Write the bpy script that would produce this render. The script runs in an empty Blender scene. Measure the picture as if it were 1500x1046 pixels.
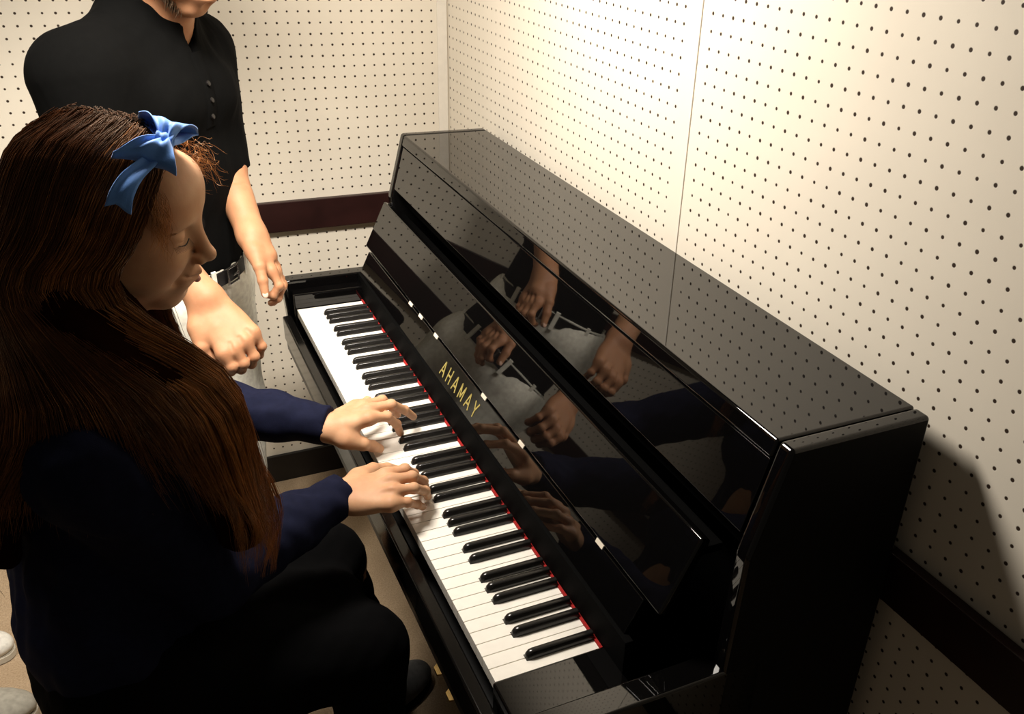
import bpy, bmesh, math, random
import numpy as np
from mathutils import Vector, Matrix, Euler
S = bpy.context.scene
C = S.collection
PI = math.pi
R_ = math.radians

# ------------------------------------------------------------------ materials
def new_mat(name):
    m = bpy.data.materials.new(name); m.use_nodes = True
    nt = m.node_tree; nt.nodes.clear()
    out = nt.nodes.new('ShaderNodeOutputMaterial'); b = nt.nodes.new('ShaderNodeBsdfPrincipled')
    nt.links.new(b.outputs[0], out.inputs[0])
    return m, nt, b
def N(nt, t, **kw):
    n = nt.nodes.new(t)
    for k, v in kw.items():
        if k == 'ins':
            for i, x in v.items(): n.inputs[i].default_value = x
        else: setattr(n, k, v)
    return n
def L(nt, a, b): nt.links.new(a, b)
def math_(nt, op, a, b=None, c=None):
    n = N(nt, 'ShaderNodeMath', operation=op)
    for i, x in enumerate((a, b, c)):
        if x is None: continue
        if isinstance(x, (int, float)): n.inputs[i].default_value = x
        else: L(nt, x, n.inputs[i])
    return n.outputs[0]
def noise(nt, scale, detail=3, rough=.5, vec=None, dist=0):
    n = N(nt, 'ShaderNodeTexNoise'); n.inputs['Scale'].default_value = scale
    n.inputs['Detail'].default_value = detail; n.inputs['Roughness'].default_value = rough
    n.inputs['Distortion'].default_value = dist
    if vec is None:
        tc = N(nt, 'ShaderNodeTexCoord'); vec = tc.outputs['Object']
    L(nt, vec, n.inputs['Vector'])
    return n
def ramp(nt, fac, stops):
    r = N(nt, 'ShaderNodeValToRGB'); cr = r.color_ramp
    while len(cr.elements) < len(stops): cr.elements.new(.5)
    for e, (p, c) in zip(cr.elements, stops): e.position = p; e.color = (*c, 1)
    L(nt, fac, r.inputs[0]); return r.outputs[0]
def bump(nt, b, h, strength=.3, dist=.002):
    n = N(nt, 'ShaderNodeBump'); n.inputs['Strength'].default_value = strength
    n.inputs['Distance'].default_value = dist
    L(nt, h, n.inputs['Height']); L(nt, n.outputs[0], b.inputs['Normal'])
def plain(name, col, rough=.5, metal=0, spec=.5, noise_amt=.08, nscale=60, bump_s=0, coat=0, sss=0, sheen=0, bscale=400):
    m, nt, b = new_mat(name)
    n = noise(nt, nscale, 4)
    lo = tuple(max(0, c * (1 - noise_amt)) for c in col); hi = tuple(min(1, c * (1 + noise_amt)) for c in col)
    L(nt, ramp(nt, n.outputs['Fac'], [(.3, lo), (.7, hi)]), b.inputs['Base Color'])
    b.inputs['Roughness'].default_value = rough; b.inputs['Metallic'].default_value = metal
    b.inputs['Specular IOR Level'].default_value = spec
    b.inputs['Coat Weight'].default_value = coat
    b.inputs['Sheen Weight'].default_value = sheen
    if sss:
        b.inputs['Subsurface Weight'].default_value = sss
        b.inputs['Subsurface Radius'].default_value = (.012, .004, .002)
        b.inputs['Subsurface Scale'].default_value = .5
    if bump_s:
        n2 = noise(nt, bscale, 3); bump(nt, b, n2.outputs['Fac'], bump_s, .001)
    return m

def pegboard(name, col, ax, zones, r=.0026):
    """white perforated board: dark holes on one inch grid. ax = horizontal axis index;
    zones = (axis_or_z, limit, (a0,z0) above, (a0,z0) below)"""
    m, nt, b = new_mat(name)
    tc = N(nt, 'ShaderNodeTexCoord'); sp = N(nt, 'ShaderNodeSeparateXYZ'); L(nt, tc.outputs['Object'], sp.inputs[0])
    a = sp.outputs[ax]; z = sp.outputs[2]
    which, lim, hi, lo = zones
    sel = math_(nt, 'GREATER_THAN', z if which == 'z' else a, lim)
    def mix(h, l): return math_(nt, 'ADD', math_(nt, 'MULTIPLY', sel, h - l), l)
    P = .0254
    # slight irregular drift of the drilled grid
    def cell(v, off):
        s = math_(nt, 'DIVIDE', math_(nt, 'SUBTRACT', v, off), P)
        fr = math_(nt, 'SUBTRACT', s, math_(nt, 'ROUND', s))
        return math_(nt, 'MULTIPLY', fr, P), math_(nt, 'ROUND', s)
    da, ia = cell(a, mix(hi[0], lo[0])); dz, iz = cell(z, mix(hi[1], lo[1]))
    d = math_(nt, 'SQRT', math_(nt, 'ADD', math_(nt, 'MULTIPLY', da, da), math_(nt, 'MULTIPLY', dz, dz)))
    wn = N(nt, 'ShaderNodeTexWhiteNoise', noise_dimensions='2D')
    cb = N(nt, 'ShaderNodeCombineXYZ'); L(nt, ia, cb.inputs[0]); L(nt, iz, cb.inputs[1]); L(nt, cb.outputs[0], wn.inputs['Vector'])
    rr = math_(nt, 'ADD', math_(nt, 'MULTIPLY', wn.outputs['Value'], .0005), r - .0003)
    hole = N(nt, 'ShaderNodeMapRange', interpolation_type='SMOOTHSTEP'); L(nt, math_(nt, 'SUBTRACT', d, rr), hole.inputs['Value'])
    hole.inputs['From Min'].default_value = -.0006; hole.inputs['From Max'].default_value = .0006
    hole.inputs['To Min'].default_value = 1; hole.inputs['To Max'].default_value = 0
    # no holes in the plain borders of the boards
    hv = hole.outputs[0]
    for (v, c, w) in zones_border.get(name, []):
        vv = z if v == 'z' else a
        hv = math_(nt, 'MULTIPLY', hv, math_(nt, 'GREATER_THAN', math_(nt, 'ABSOLUTE', math_(nt, 'SUBTRACT', vv, c)), w))
    n = noise(nt, 9, 4)
    base = ramp(nt, n.outputs['Fac'], [(.3, tuple(c * .965 for c in col)), (.7, col)])
    mx = N(nt, 'ShaderNodeMix', data_type='RGBA'); L(nt, hv, mx.inputs['Factor']); L(nt, base, mx.inputs[6])
    mx.inputs[7].default_value = (.035, .02, .012, 1)
    L(nt, mx.outputs[2], b.inputs['Base Color'])
    b.inputs['Roughness'].default_value = .62
    b.inputs['Specular IOR Level'].default_value = .25
    n2 = noise(nt, 900, 2)
    h = math_(nt, 'SUBTRACT', math_(nt, 'MULTIPLY', n2.outputs['Fac'], .12), hv)
    bump(nt, b, h, .35, .0015)
    return m

zones_border = {'pegboard_right': [('a', .4815, .020)], 'pegboard_back': []}
WALLC = (.78, .715, .60)
M = {}
M['peg_back'] = pegboard('pegboard_back', WALLC, 0, ('z', .80, (-.026, 1.320), (-.026, .745)))
M['peg_right'] = pegboard('pegboard_right', WALLC, 1, ('a', .466, (.514, 1.436), (.337, 1.461)))
M['trim_white'] = plain('cream_trim', (.78, .73, .64), .5, noise_amt=.03)
M['rail'] = plain('dark_brown_board', (.022, .007, .006), .40, noise_amt=.35, nscale=12, spec=.35)
M['basebd'] = plain('black_vinyl_base', (.006, .005, .005), .45)
def carpet():
    m, nt, b = new_mat('tan_carpet')
    n = noise(nt, 260, 5, .7); n3 = noise(nt, 7, 3)
    c1 = ramp(nt, n.outputs['Fac'], [(.25, (.26, .185, .115)), (.5, (.43, .32, .21)), (.75, (.56, .43, .30))])
    c2 = ramp(nt, n3.outputs['Fac'], [(.3, (.8, .78, .75)), (.7, (1, 1, 1))])
    mx = N(nt, 'ShaderNodeMix', data_type='RGBA', blend_type='MULTIPLY'); mx.inputs[0].default_value = 1
    L(nt, c1, mx.inputs[6]); L(nt, c2, mx.inputs[7]); L(nt, mx.outputs[2], b.inputs['Base Color'])
    b.inputs['Roughness'].default_value = .95; b.inputs['Specular IOR Level'].default_value = .1
    bump(nt, b, n.outputs['Fac'], .6, .004)
    return m
M['floor'] = carpet()
def lacquer():
    m, nt, b = new_mat('black_lacquer')
    b.inputs['Base Color'].default_value = (.0022, .002, .002, 1)
    n = noise(nt, 35, 3)
    r = N(nt, 'ShaderNodeMapRange'); L(nt, n.outputs['Fac'], r.inputs['Value'])
    r.inputs['To Min'].default_value = .012; r.inputs['To Max'].default_value = .035
    L(nt, r.outputs[0], b.inputs['Roughness'])
    b.inputs['IOR'].default_value = 1.5
    return m
M['lac'] = lacquer()
M['satin'] = plain('satin_black_wood', (.006, .006, .006), .32, spec=.4)
M['matte'] = plain('matte_black_recess', (.0012, .0012, .0012), .8, spec=.05)
M['slip'] = plain('worn_black_keyslip', (.005, .0045, .004), .12, spec=.35)
M['ivory'] = plain('white_key_plastic', (.88, .84, .76), .16, noise_amt=.03, spec=.5)
M['ebony'] = plain('black_key_plastic', (.012, .011, .010), .22, spec=.5, noise_amt=.2)
M['felt'] = plain('red_felt', (.32, .006, .005), .95, noise_amt=.3, nscale=300)
M['gold'] = plain('gold_letters', (.62, .52, .16), .38, metal=.6, noise_amt=.06)
M['brass'] = plain('brass', (.75, .52, .22), .25, metal=1)
M['rubber'] = plain('cream_rubber', (.75, .68, .56), .5)

# ------------------------------------------------------------------ mesh helpers
def link(o, parent=None):
    C.objects.link(o)
    if parent is not None: o.parent = parent
    return o
def meshobj(name, me, mat, parent=None, smooth=None):
    o = bpy.data.objects.new(name, me); link(o, parent)
    for m in (mat if isinstance(mat, (list, tuple)) else [mat]): me.materials.append(m)
    if smooth is not None:
        for p in me.polygons: p.use_smooth = True
        if smooth < PI:
            try: me.set_sharp_from_angle(angle=smooth)
            except Exception: pass
            wn = o.modifiers.new('weighted', 'WEIGHTED_NORMAL'); wn.keep_sharp = True; wn.weight = 100
    return o
def from_bm(name, bm, mat, parent=None, smooth=None):
    me = bpy.data.meshes.new(name); bm.normal_update(); bm.to_mesh(me); bm.free()
    return meshobj(name, me, mat, parent, smooth)
def add_box(bm, lo, hi, bev=0, seg=2, rot=None, piv=None):
    r = bmesh.ops.create_cube(bm, size=1)
    vs = r['verts']
    for v in vs:
        v.co = Vector([lo[i] + (v.co[i] + .5) * (hi[i] - lo[i]) for i in range(3)])
    if bev:
        es = list({e for v in vs for e in v.link_edges})
        g = bmesh.ops.bevel(bm, geom=es, offset=bev, segments=seg, affect='EDGES', profile=.5)
        vs = list({v for f in g['faces'] for v in f.verts} | {v for v in vs if v.is_valid})
    if rot is not None:
        bmesh.ops.rotate(bm, verts=vs, cent=piv or (0, 0, 0), matrix=rot)
    return vs
def add_prism(bm, prof, y0, y1, bev=0, seg=2, axis='y'):
    """closed profile [(x,z)..] extruded along y"""
    def P(a, b, t): return {'y': (a, t, b), 'x': (t, a, b), 'z': (a, b, t)}[axis]
    a = [bm.verts.new(P(x, z, y0)) for x, z in prof]; b = [bm.verts.new(P(x, z, y1)) for x, z in prof]
    fs = [bm.faces.new(a), bm.faces.new(b[::-1])]
    n = len(prof)
    for i in range(n): fs.append(bm.faces.new((a[i], b[i], b[(i + 1) % n], a[(i + 1) % n])))
    bmesh.ops.recalc_face_normals(bm, faces=fs)
    if bev:
        es = list({e for f in fs for e in f.edges})
        bmesh.ops.bevel(bm, geom=es, offset=bev, segments=seg, affect='EDGES', profile=.5)
def add_cyl(bm, p0, p1, r0, r1=None, n=24, cap=True):
    r1 = r0 if r1 is None else r1
    p0, p1 = Vector(p0), Vector(p1); d = (p1 - p0)
    q = d.to_track_quat('Z', 'Y').to_matrix().to_4x4(); q.translation = (p0 + p1) / 2
    return bmesh.ops.create_cone(bm, cap_ends=cap, segments=n, radius1=r0, radius2=r1, depth=d.length, matrix=q)['verts']
def tag(o, label=None, cat=None, group=None, kind=None):
    if label: o['label'] = label
    if cat: o['category'] = cat
    if group: o['group'] = group
    if kind: o['kind'] = kind
    return o
def empty(name, loc=(0, 0, 0), rz=0):
    o = bpy.data.objects.new(name, None); o.location = loc; o.rotation_euler = (0, 0, rz); o.empty_display_size = .05
    C.objects.link(o); return o

# ------------------------------------------------------------------ the room
XW, YB = .526, 1.592
def wallbox(name, lo, hi, mat):
    bm = bmesh.new(); add_box(bm, lo, hi); o = from_bm(name, bm, mat); tag(o, kind='structure'); return o
wallbox('floor', (-3.2, -1.9, -.08), (XW + .1, YB + .1, 0), M['floor'])
wallbox('wall_back', (-3.2, YB, 0), (XW + .1, YB + .1, 2.6), M['peg_back'])
wallbox('wall_right', (XW, -1.9, 0), (XW + .1, YB, 2.6), M['peg_right'])
def rail(name, lo, hi, mat, b=.003):
    bm = bmesh.new(); add_box(bm, lo, hi, b, 2); tag(from_bm(name, bm, mat, smooth=R_(40)), kind='structure')
rail('trim_1', (-3.2, YB - .018, .764), (XW, YB, .843), M['rail'])
rail('trim_2', (XW - .018, -1.9, .764), (XW, YB - .018, .843), M['rail'])
rail('trim_3', (XW - .030, YB - .005, .843), (XW - .004, YB, 2.6), M['trim_white'], .001)
rail('trim_4', (XW - .0022, .4655, .843), (XW, .4685, 2.6), M['trim_white'], .0006)
rail('baseboard_back', (-3.2, YB - .012, 0), (XW, YB, .088), M['basebd'], .002)
rail('baseboard_right', (XW - .012, -1.9, 0), (XW, YB - .012, .088), M['basebd'], .002)

# ------------------------------------------------------------------ the piano
piano = empty('upright_piano', (0, 0, 0), -.01354)
tag(piano, 'glossy black upright piano with slanted fallboard against the perforated white wall', 'piano')
Y0, Y1 = -.147, 1.300
KZ = .70
def pp(name, build, mat, sm=R_(35), parent=piano, label=None):
    bm = bmesh.new(); build(bm); o = from_bm(name, bm, mat, parent, sm)
    if label: o['label'] = label
    return o
# side panels with raised top rim
def side(y0, y1):
    def f(bm):
        prof = [(.486, 0.02), (.486, 1.071), (.282, 1.071), (.2455, .930), (.235, .60), (.235, .02)]
        add_prism(bm, prof, y0, y1, .0062, 5)
    return f
M['side'] = plain('dull_black_side', (.0025, .0023, .0022), .55, spec=.08)
for a_, b_ in ((Y0, Y0 + .025), (Y1 - .025, Y1)):
    o = pp('side_panel', side(a_, b_), M['lac']); o.data.materials.append(M['side'])
    for f in o.data.polygons:
        if abs(f.normal.y) > .9: f.material_index = 1
pp('lid', lambda bm: add_prism(bm, [(.2815, 1.0705), (.2754, 1.0472), (.486, 1.0472), (.486, 1.0705)], Y0 + .0262, Y1 - .0262, .0042, 5), M['lac'])
# upper front panel (leans back) with bottom rail
def upper(bm):
    add_prism(bm, [(.2752, 1.0468), (.292, 1.0468), (.272, .956), (.266, .950), (.2500, .9525)], Y0 + .0262, Y1 - .040, .0012, 2)
pp('upper_panel', upper, M['lac'])
pp('inner_board', lambda bm: add_prism(bm, [(.305, 1.045), (.310, 1.045), (.285, .905), (.280, .905)], Y0 + .027, Y1 - .027, .001), M['matte'])
# ledge behind the fallboard
pp('shelf_ledge', lambda bm: add_box(bm, (.240, -.060, .872), (.279, 1.290, .884), .001), M['matte'])
# fallboard: upper leaf and lower leaf with the letters
def leaf(a, b, th, y0, y1, bev):
    a = Vector((a[0], 0, a[1])); b = Vector((b[0], 0, b[1])); d = (b - a).normalized(); n = Vector((d.z, 0, -d.x))  # n points back/right
    def f(bm):
        prof = [(a.x, a.z), (b.x, b.z), (b.x + n.x * th, b.z + n.z * th), (a.x + n.x * th, a.z + n.z * th)]
        add_prism(bm, prof, y0, y1, bev, 3)
    return f
fall = pp('fallboard', leaf((.1838, .8090), (.2345, .9135), .016, -.065 - .010, 1.2970, .0035), M['lac'])
pp('lower_leaf', leaf((.1570, .7535), (.1828, .8065), .014, -.040, 1.262, .0015), M['lac'], parent=fall)
for y in (.935, .868, .772, .515, .351, .08):
    def hb(bm, y=y): leaf((.1817, .8045), (.1845, .8102), .002, y - .010, y + .010, .0004)(bm)
    o = pp('hinge', hb, M['rubber'], parent=fall, label='small pale hinge pin')
    o.location = (-.0010, 0, .0008)
# key recess board and red felt
pp('key_rail', lambda bm: add_box(bm, (.153, -.055, .64), (.165, 1.265, .757), .001), M['matte'])
pp('key_felt', lambda bm: add_box(bm, (.1485, -.002, .690), (.1528, 1.2275, .7030), .0008), M['felt'])
# side arms
def arm(y0, y1):
    def f(bm):
        prof = [(.30, .757), (.30, .60), (.03, .60), (.0, .600), (-.008, .603), (-.013, .612), (-.0215, .735), (-.0205, .748), (-.015, .7545), (-.006, .757)]
        add_prism(bm, prof, y0, y1, .004, 3)
    return f
pp('arm', arm(Y0, Y0 + .038), M['lac']); pp('arm', arm(Y1 - .036, Y1), M['lac'])
def blockp(y0, y1, z=.703):
    return lambda bm: add_box(bm, (-.006, y0, .62), (.156, y1, z), .003, 3)
pp('key_block', blockp(Y0 + .0385, -.0012), M['lac'])
pp('key_block', blockp(1.2280, Y1 - .0365, .735), M['lac'])
# key bed and slip
pp('key_slip', lambda bm: add_box(bm, (-.030, Y0 + .039, .612), (-.009, Y1 - .037, .672), .004, 3), M['slip'])
pp('key_bed', lambda bm: add_box(bm, (-.026, Y0 + .039, .585), (.236, Y1 - .037, .622), .003), M['satin'])
# lower front panel, plinth, back
pp('lower_panel', lambda bm: add_box(bm, (.236, Y0 + .026, .09), (.252, Y1 - .026, .60), .002), M['lac'])
pp('plinth', lambda bm: add_box(bm, (.222, Y0 + .026, .012), (.48, Y1 - .026, .088), .003), M['satin'])
pp('back_frame', lambda bm: [add_box(bm, (.44, y, .02), (.484, y + .07, 1.045), .003) for y in (-.115, .24, .57, .90, 1.20)] + [add_box(bm, (.425, Y0 + .03, .09), (.44, Y1 - .03, 1.04), 0)], M['satin'])
for y in (Y0 + .02, Y1 - .02 - .045):
    for x in (.255, .43):
        def cst(bm, x=x, y=y):
            add_cyl(bm, (x, y + .014, .017), (x, y + .032, .017), .016)
        pp('caster', cst, M['brass'])
for k, y in enumerate((.50, .575, .655)):
    def ped(bm, y=y):
        pts = [(.235, .055, .010), (.19, .057, .011), (.155, .052, .017), (.135, .046, .018), (.125, .042, .012)]
        prev = None
        for x, z, w in pts:
            ring = [bm.verts.new((x, y - w, z)), bm.verts.new((x, y + w, z)), bm.verts.new((x, y + w * .8, z - .008)), bm.verts.new((x, y - w * .8, z - .008))]
            if prev: [bm.faces.new((prev[i], prev[(i + 1) % 4], ring[(i + 1) % 4], ring[i])) for i in range(4)]
            else: bm.faces.new(ring)
            prev = ring
        bm.faces.new(prev[::-1]); bmesh.ops.recalc_face_normals(bm, faces=bm.faces)
    o = pp('pedal', ped, M['brass'])
# letters on the lower leaf
def letters():
    strokes = {'A': [((0, 0), (.5, 1)), ((1, 0), (.5, 1)), ((.2, .33), (.8, .33))],
               'H': [((.1, 0), (.1, 1)), ((.9, 0), (.9, 1)), ((.1, .5), (.9, .5))],
               'M': [((.08, 0), (.08, 1)), ((.08, 1), (.5, .15)), ((.5, .15), (.92, 1)), ((.92, 0), (.92, 1))],
               'Y': [((.5, 0), (.5, .45)), ((.5, .45), (.05, 1)), ((.5, .45), (.95, 1))]}
    wd = {('A', 0): .13, ('A', 1): .2}
    a = Vector((.1570, 0, .7535)); b = Vector((.1828, 0, .8065)); d = (b - a).normalized(); n = Vector((-d.z, 0, d.x))
    y = .697
    for ch in 'AHAMAY':
        W = .0185 if ch != 'M' else .021
        bm = bmesh.new(); H = .0285; base = a + d * .0150 + n * .0002
        for p, q in strokes[ch]:
            p2 = Vector((p[0] * W, p[1] * H)); q2 = Vector((q[0] * W, q[1] * H)); t = (q2 - p2).normalized(); nn = Vector((-t.y, t.x)) * .0017
            vs = []
            for lay in (0, .0005):
                for s_ in (p2 + nn, q2 + nn, q2 - nn, p2 - nn):
                    vs.append(bm.verts.new(base + d * s_.y + n * lay + Vector((0, y - s_.x, 0))))
            bm.faces.new(vs[4:]); bm.faces.new(vs[:4][::-1])
            for i in range(4): bm.faces.new((vs[i], vs[(i + 1) % 4], vs[4 + (i + 1) % 4], vs[4 + i]))
        bmesh.ops.recalc_face_normals(bm, faces=bm.faces)
        o = from_bm('letter', bm, M['gold'], fall); o['label'] = 'gold letter ' + ch
        y -= W + .0138
letters()
# keys
WK = 1.225 / 52
def white_key(i, cutl, cutr, press=0):
    y0 = i * WK + .0005; y1 = (i + 1) * WK - .0005
    b0 = y0 + cutl; b1 = y1 - cutr
    prof = [(-.001, y0), (.0505, y0), (.0505, b0), (.149, b0), (.149, b1), (.0505, b1), (.0505, y1), (-.001, y1)]
    if cutl == 0: prof = [prof[0]] + prof[3:]
    if cutr == 0: prof = [p for p in prof if p not in ((.0505, b1), (.0505, y1))]
    bm = bmesh.new()
    add_prism(bm, prof, KZ - .019, KZ, .0008, 2, axis='z')
    if press: bmesh.ops.rotate(bm, verts=bm.verts, cent=(.16, 0, KZ), matrix=Matrix.Rotation(-press, 3, 'Y'))
    return from_bm('white_key', bm, M['ivory'], piano, R_(30))
BH = .0055
pat = [(0, BH * .9), (BH * .9, 0), (0, BH * 1.2), (BH * .6, BH * .6), (BH * 1.2, 0), (0, BH * 1.3), (BH * .6, BH)]  # A B C D E F G
pat[0] = (BH, BH * .5)
for i in range(52):
    cl, cr = pat[i % 7]
    if i == 0: cl = 0
    if i == 51: cl, cr = 0, 0
    white_key(i, cl, cr, .012 if i in (17, 25) else 0)
def black_mesh():
    bm = bmesh.new()
    w0, w1 = .0066, .0047; z0, z1 = KZ - .004, KZ + .0115
    xs = [(.0500, 0, .62), (.0520, .55, .78), (.0560, .93, .92), (.0610, 1., 1.), (.149, 1., 1.)]
    prev = None
    for x, h, w in xs:
        zt = z0 + .006 + (z1 - z0 - .006) * h
        ww0, ww1 = w0 * (.82 + .18 * w), w1 * w
        ring = [(-ww0, z0), (-ww0 * .98, z0 + .004), (-ww1, zt - .0015), (-ww1 * .72, zt), (ww1 * .72, zt), (ww1, zt - .0015), (ww0 * .98, z0 + .004), (ww0, z0)]
        vs = [bm.verts.new((x, a, b)) for a, b in ring]
        if prev: [bm.faces.new((prev[j], prev[(j + 1) % 8], vs[(j + 1) % 8], vs[j])) for j in range(8)]
        else: bm.faces.new(vs)
        prev = vs
    bm.faces.new(prev[::-1]); bmesh.ops.recalc_face_normals(bm, faces=bm.faces)
    me = bpy.data.meshes.new('black_key'); bm.to_mesh(me); bm.free(); me.materials.append(M['ebony'])
    for p in me.polygons: p.use_smooth = True
    me.set_sharp_from_angle(angle=R_(50))
    return me
bme = black_mesh()
offs = {0: .0, 2: -.0012, 3: .0012, 5: -.0016, 6: 0}
offs = {0: 0., 2: -.0018, 3: .0018, 5: -.0022, 6: 0.}
for i in range(51):
    if i % 7 in offs:
        o = bpy.data.objects.new('black_key', bme); link(o, piano); o.location = (0, (i + 1) * WK + offs[i % 7], 0)
# ------------------------------------------------------------------ signed distance modelling -> one continuous mesh
def smin(a, b, k):
    if k <= 0: return np.minimum(a, b)
    h = np.maximum(k - np.abs(a - b), 0) / k
    return np.minimum(a, b) - h * h * k * .25
class Cap:
    def __init__(s, a, b, ra, rb=None, k=.02, sub=False):
        s.a = np.array(a, float); s.b = np.array(b, float); s.ra = ra; s.rb = ra if rb is None else rb; s.k = k; s.sub = sub
        r = max(s.ra, s.rb); s.lo = np.minimum(s.a, s.b) - r; s.hi = np.maximum(s.a, s.b) + r
    def d(s, P):
        ba = s.b - s.a; pa = P - s.a
        h = np.clip((pa @ ba) / max(ba @ ba, 1e-12), 0, 1)
        return np.sqrt(((pa - h[:, None] * ba) ** 2).sum(1)) - (s.ra + (s.rb - s.ra) * h)
class Ell:
    """ellipsoid, R = 3x3 whose columns are its axes in the world"""
    def __init__(s, c, r, R=None, k=.02, sub=False):
        s.c = np.array(c, float); s.r = np.array(r, float); s.R = np.eye(3) if R is None else np.array(R, float); s.k = k; s.sub = sub
        e = np.abs(s.R) @ s.r; s.lo = s.c - e; s.hi = s.c + e
    def d(s, P):
        q = (P - s.c) @ s.R
        k0 = np.sqrt(((q / s.r) ** 2).sum(1)); k1 = np.sqrt(((q / s.r ** 2) ** 2).sum(1))
        return k0 * (k0 - 1) / np.maximum(k1, 1e-9)
class ECap(Cap):
    """capsule with an elliptical section: width axis w scaled by f"""
    def __init__(s, a, b, ra, rb, w, f, k=.02, sub=False):
        Cap.__init__(s, a, b, ra * max(1, f), rb * max(1, f), k, sub); s.ra = ra; s.rb = rb; s.w = np.array(w, float) / np.linalg.norm(w); s.f = f
    def d(s, P):
        ba = s.b - s.a; pa = P - s.a
        h = np.clip((pa @ ba) / max(ba @ ba, 1e-12), 0, 1)
        q = pa - h[:, None] * ba
        t = q @ s.w
        q = q - np.outer(t * (1 - 1 / s.f), s.w)
        return (np.sqrt((q ** 2).sum(1)) - (s.ra + (s.rb - s.ra) * h)) * min(1, s.f)
def field(prims, P, disp=None, extra=.0):
    out = np.full(len(P), 1e3); b0 = P.min(0); b1 = P.max(0); small = (b1 - b0).max() < .12
    for pr in prims:
        if small:
            g = pr.k + (.002 if pr.sub else .03)
            if (pr.lo - g > b1).any() or (pr.hi + g < b0).any(): continue
            out = -smin(-out, pr.d(P), pr.k) if pr.sub else smin(out, pr.d(P), pr.k)
            continue
        if pr.sub:
            m = ((P > pr.lo - pr.k - .002) & (P < pr.hi + pr.k + .002)).all(1)
            if m.any(): out[m] = -smin(-out[m], pr.d(P[m]), pr.k)
        else:
            g = pr.k + .03
            m = ((P > pr.lo - g) & (P < pr.hi + g)).all(1)
            if m.any(): out[m] = smin(out[m], pr.d(P[m]), pr.k)
    if disp is not None: out = out + disp(P)
    return out
def surface(prims, h, disp=None, clip=None):
    """block sparse surface nets"""
    lo = np.min([p.lo for p in prims if not p.sub], 0) - 3 * h - .012; hi = np.max([p.hi for p in prims if not p.sub], 0) + 3 * h + .012
    n = 12; dims = np.ceil((hi - lo) / h).astype(int); nb = -(-dims // n)
    g = np.stack(np.meshgrid(*[np.arange(k) for k in nb], indexing='ij'), -1).reshape(-1, 3)
    cen = lo + (g + .5) * n * h
    f = field(prims, cen)
    if clip is not None: pass
    act = g[np.abs(f) < n * h * .9 * 1.25 + .022]
    D = (nb * n + 4).astype(np.int64)
    def key(i): return (i[..., 0] * D[1] + i[..., 1]) * D[2] + i[..., 2]
    I = np.stack(np.meshgrid(*[np.arange(-1, n + 1)] * 3, indexing='ij'), -1)
    m = n + 2
    vk, vp, quads = [], [], []
    for b in act:
        idx = I + b * n
        P = (lo + idx.reshape(-1, 3) * h)
        F = field(prims, P, disp)
        if clip is not None: F = np.maximum(F, clip(P))
        F = F.reshape(m, m, m)
        if F.min() > 0 or F.max() < 0: continue
        # cells for local base 1..n (owned)
        A = F[1:, 1:, 1:]; W = n
        cs = np.zeros((W, W, W, 3)); cn = np.zeros((W, W, W))
        corners = [(i, j, k) for i in (0, 1) for j in (0, 1) for k in (0, 1)]
        for c0 in corners:
            for ax in range(3):
                if c0[ax]: continue
                c1 = list(c0); c1[ax] = 1
                f0 = A[c0[0]:c0[0] + W, c0[1]:c0[1] + W, c0[2]:c0[2] + W]; f1 = A[c1[0]:c1[0] + W, c1[1]:c1[1] + W, c1[2]:c1[2] + W]
                s = (f0 < 0) != (f1 < 0)
                t = np.where(s, f0 / np.where(s, f0 - f1, 1), 0)
                for q in range(3): cs[..., q] += np.where(s, c0[q] + (t if q == ax else 0), 0)
                cn += s
        mk = cn > 0
        if mk.any():
            base = (np.stack(np.meshgrid(*[np.arange(W)] * 3, indexing='ij'), -1) + b * n)[mk]
            vk.append(key(base)); vp.append(lo + (base + cs[mk] / cn[mk][:, None]) * h)
        # owned edges
        for ax in range(3):
            f0 = F[1:1 + W, 1:1 + W, 1:1 + W]
            sl = [slice(1, 1 + W)] * 3; sl[ax] = slice(2, 2 + W)
            f1 = F[tuple(sl)]
            s = (f0 < 0) != (f1 < 0)
            if not s.any(): continue
            e = (np.stack(np.meshgrid(*[np.arange(W)] * 3, indexing='ij'), -1) + b * n)[s]; neg = (f0 < 0)[s]
            u, v = [(1, 2), (2, 0), (0, 1)][ax]
            du = np.zeros(3, int); du[u] = 1; dv = np.zeros(3, int); dv[v] = 1
            q = np.stack([key(e), key(e - du), key(e - du - dv), key(e - dv)], 1)
            q[~neg] = q[~neg][:, ::-1]
            quads.append(q)
    vk = np.concatenate(vk); vp = np.concatenate(vp); quads = np.concatenate(quads)
    o = np.argsort(vk); vk = vk[o]; vp = vp[o]
    qi = np.searchsorted(vk, quads); qi = np.minimum(qi, len(vk) - 1)
    ok = (vk[qi] == quads).all(1)
    return vp, qi[ok]
def mesh_np(name, V, Q):
    me = bpy.data.meshes.new(name)
    me.vertices.add(len(V)); me.vertices.foreach_set('co', np.asarray(V, np.float32).ravel())
    k = Q.shape[1]
    me.loops.add(Q.size); me.loops.foreach_set('vertex_index', Q.ravel().astype(np.int32))
    me.polygons.add(len(Q)); me.polygons.foreach_set('loop_start', np.arange(0, Q.size, k, dtype=np.int32))
    try: me.polygons.foreach_set('loop_total', np.full(len(Q), k, np.int32))
    except Exception: pass
    me.update(calc_edges=True); me.validate()
    me.polygons.foreach_set('use_smooth', np.ones(len(me.polygons), bool))
    return me
def join_np(parts):
    V, Q, n = [], [], 0
    for v, q in parts: V.append(v); Q.append(q + n); n += len(v)
    return np.concatenate(V), np.concatenate(Q)
def V3(*a): return np.array(a, float)
def unit(v): v = np.array(v, float); return v / np.linalg.norm(v)
_r = np.random.RandomState(7)
_WK = [(_r.randn(3), _r.rand() * 6.28) for _ in range(24)]
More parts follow.
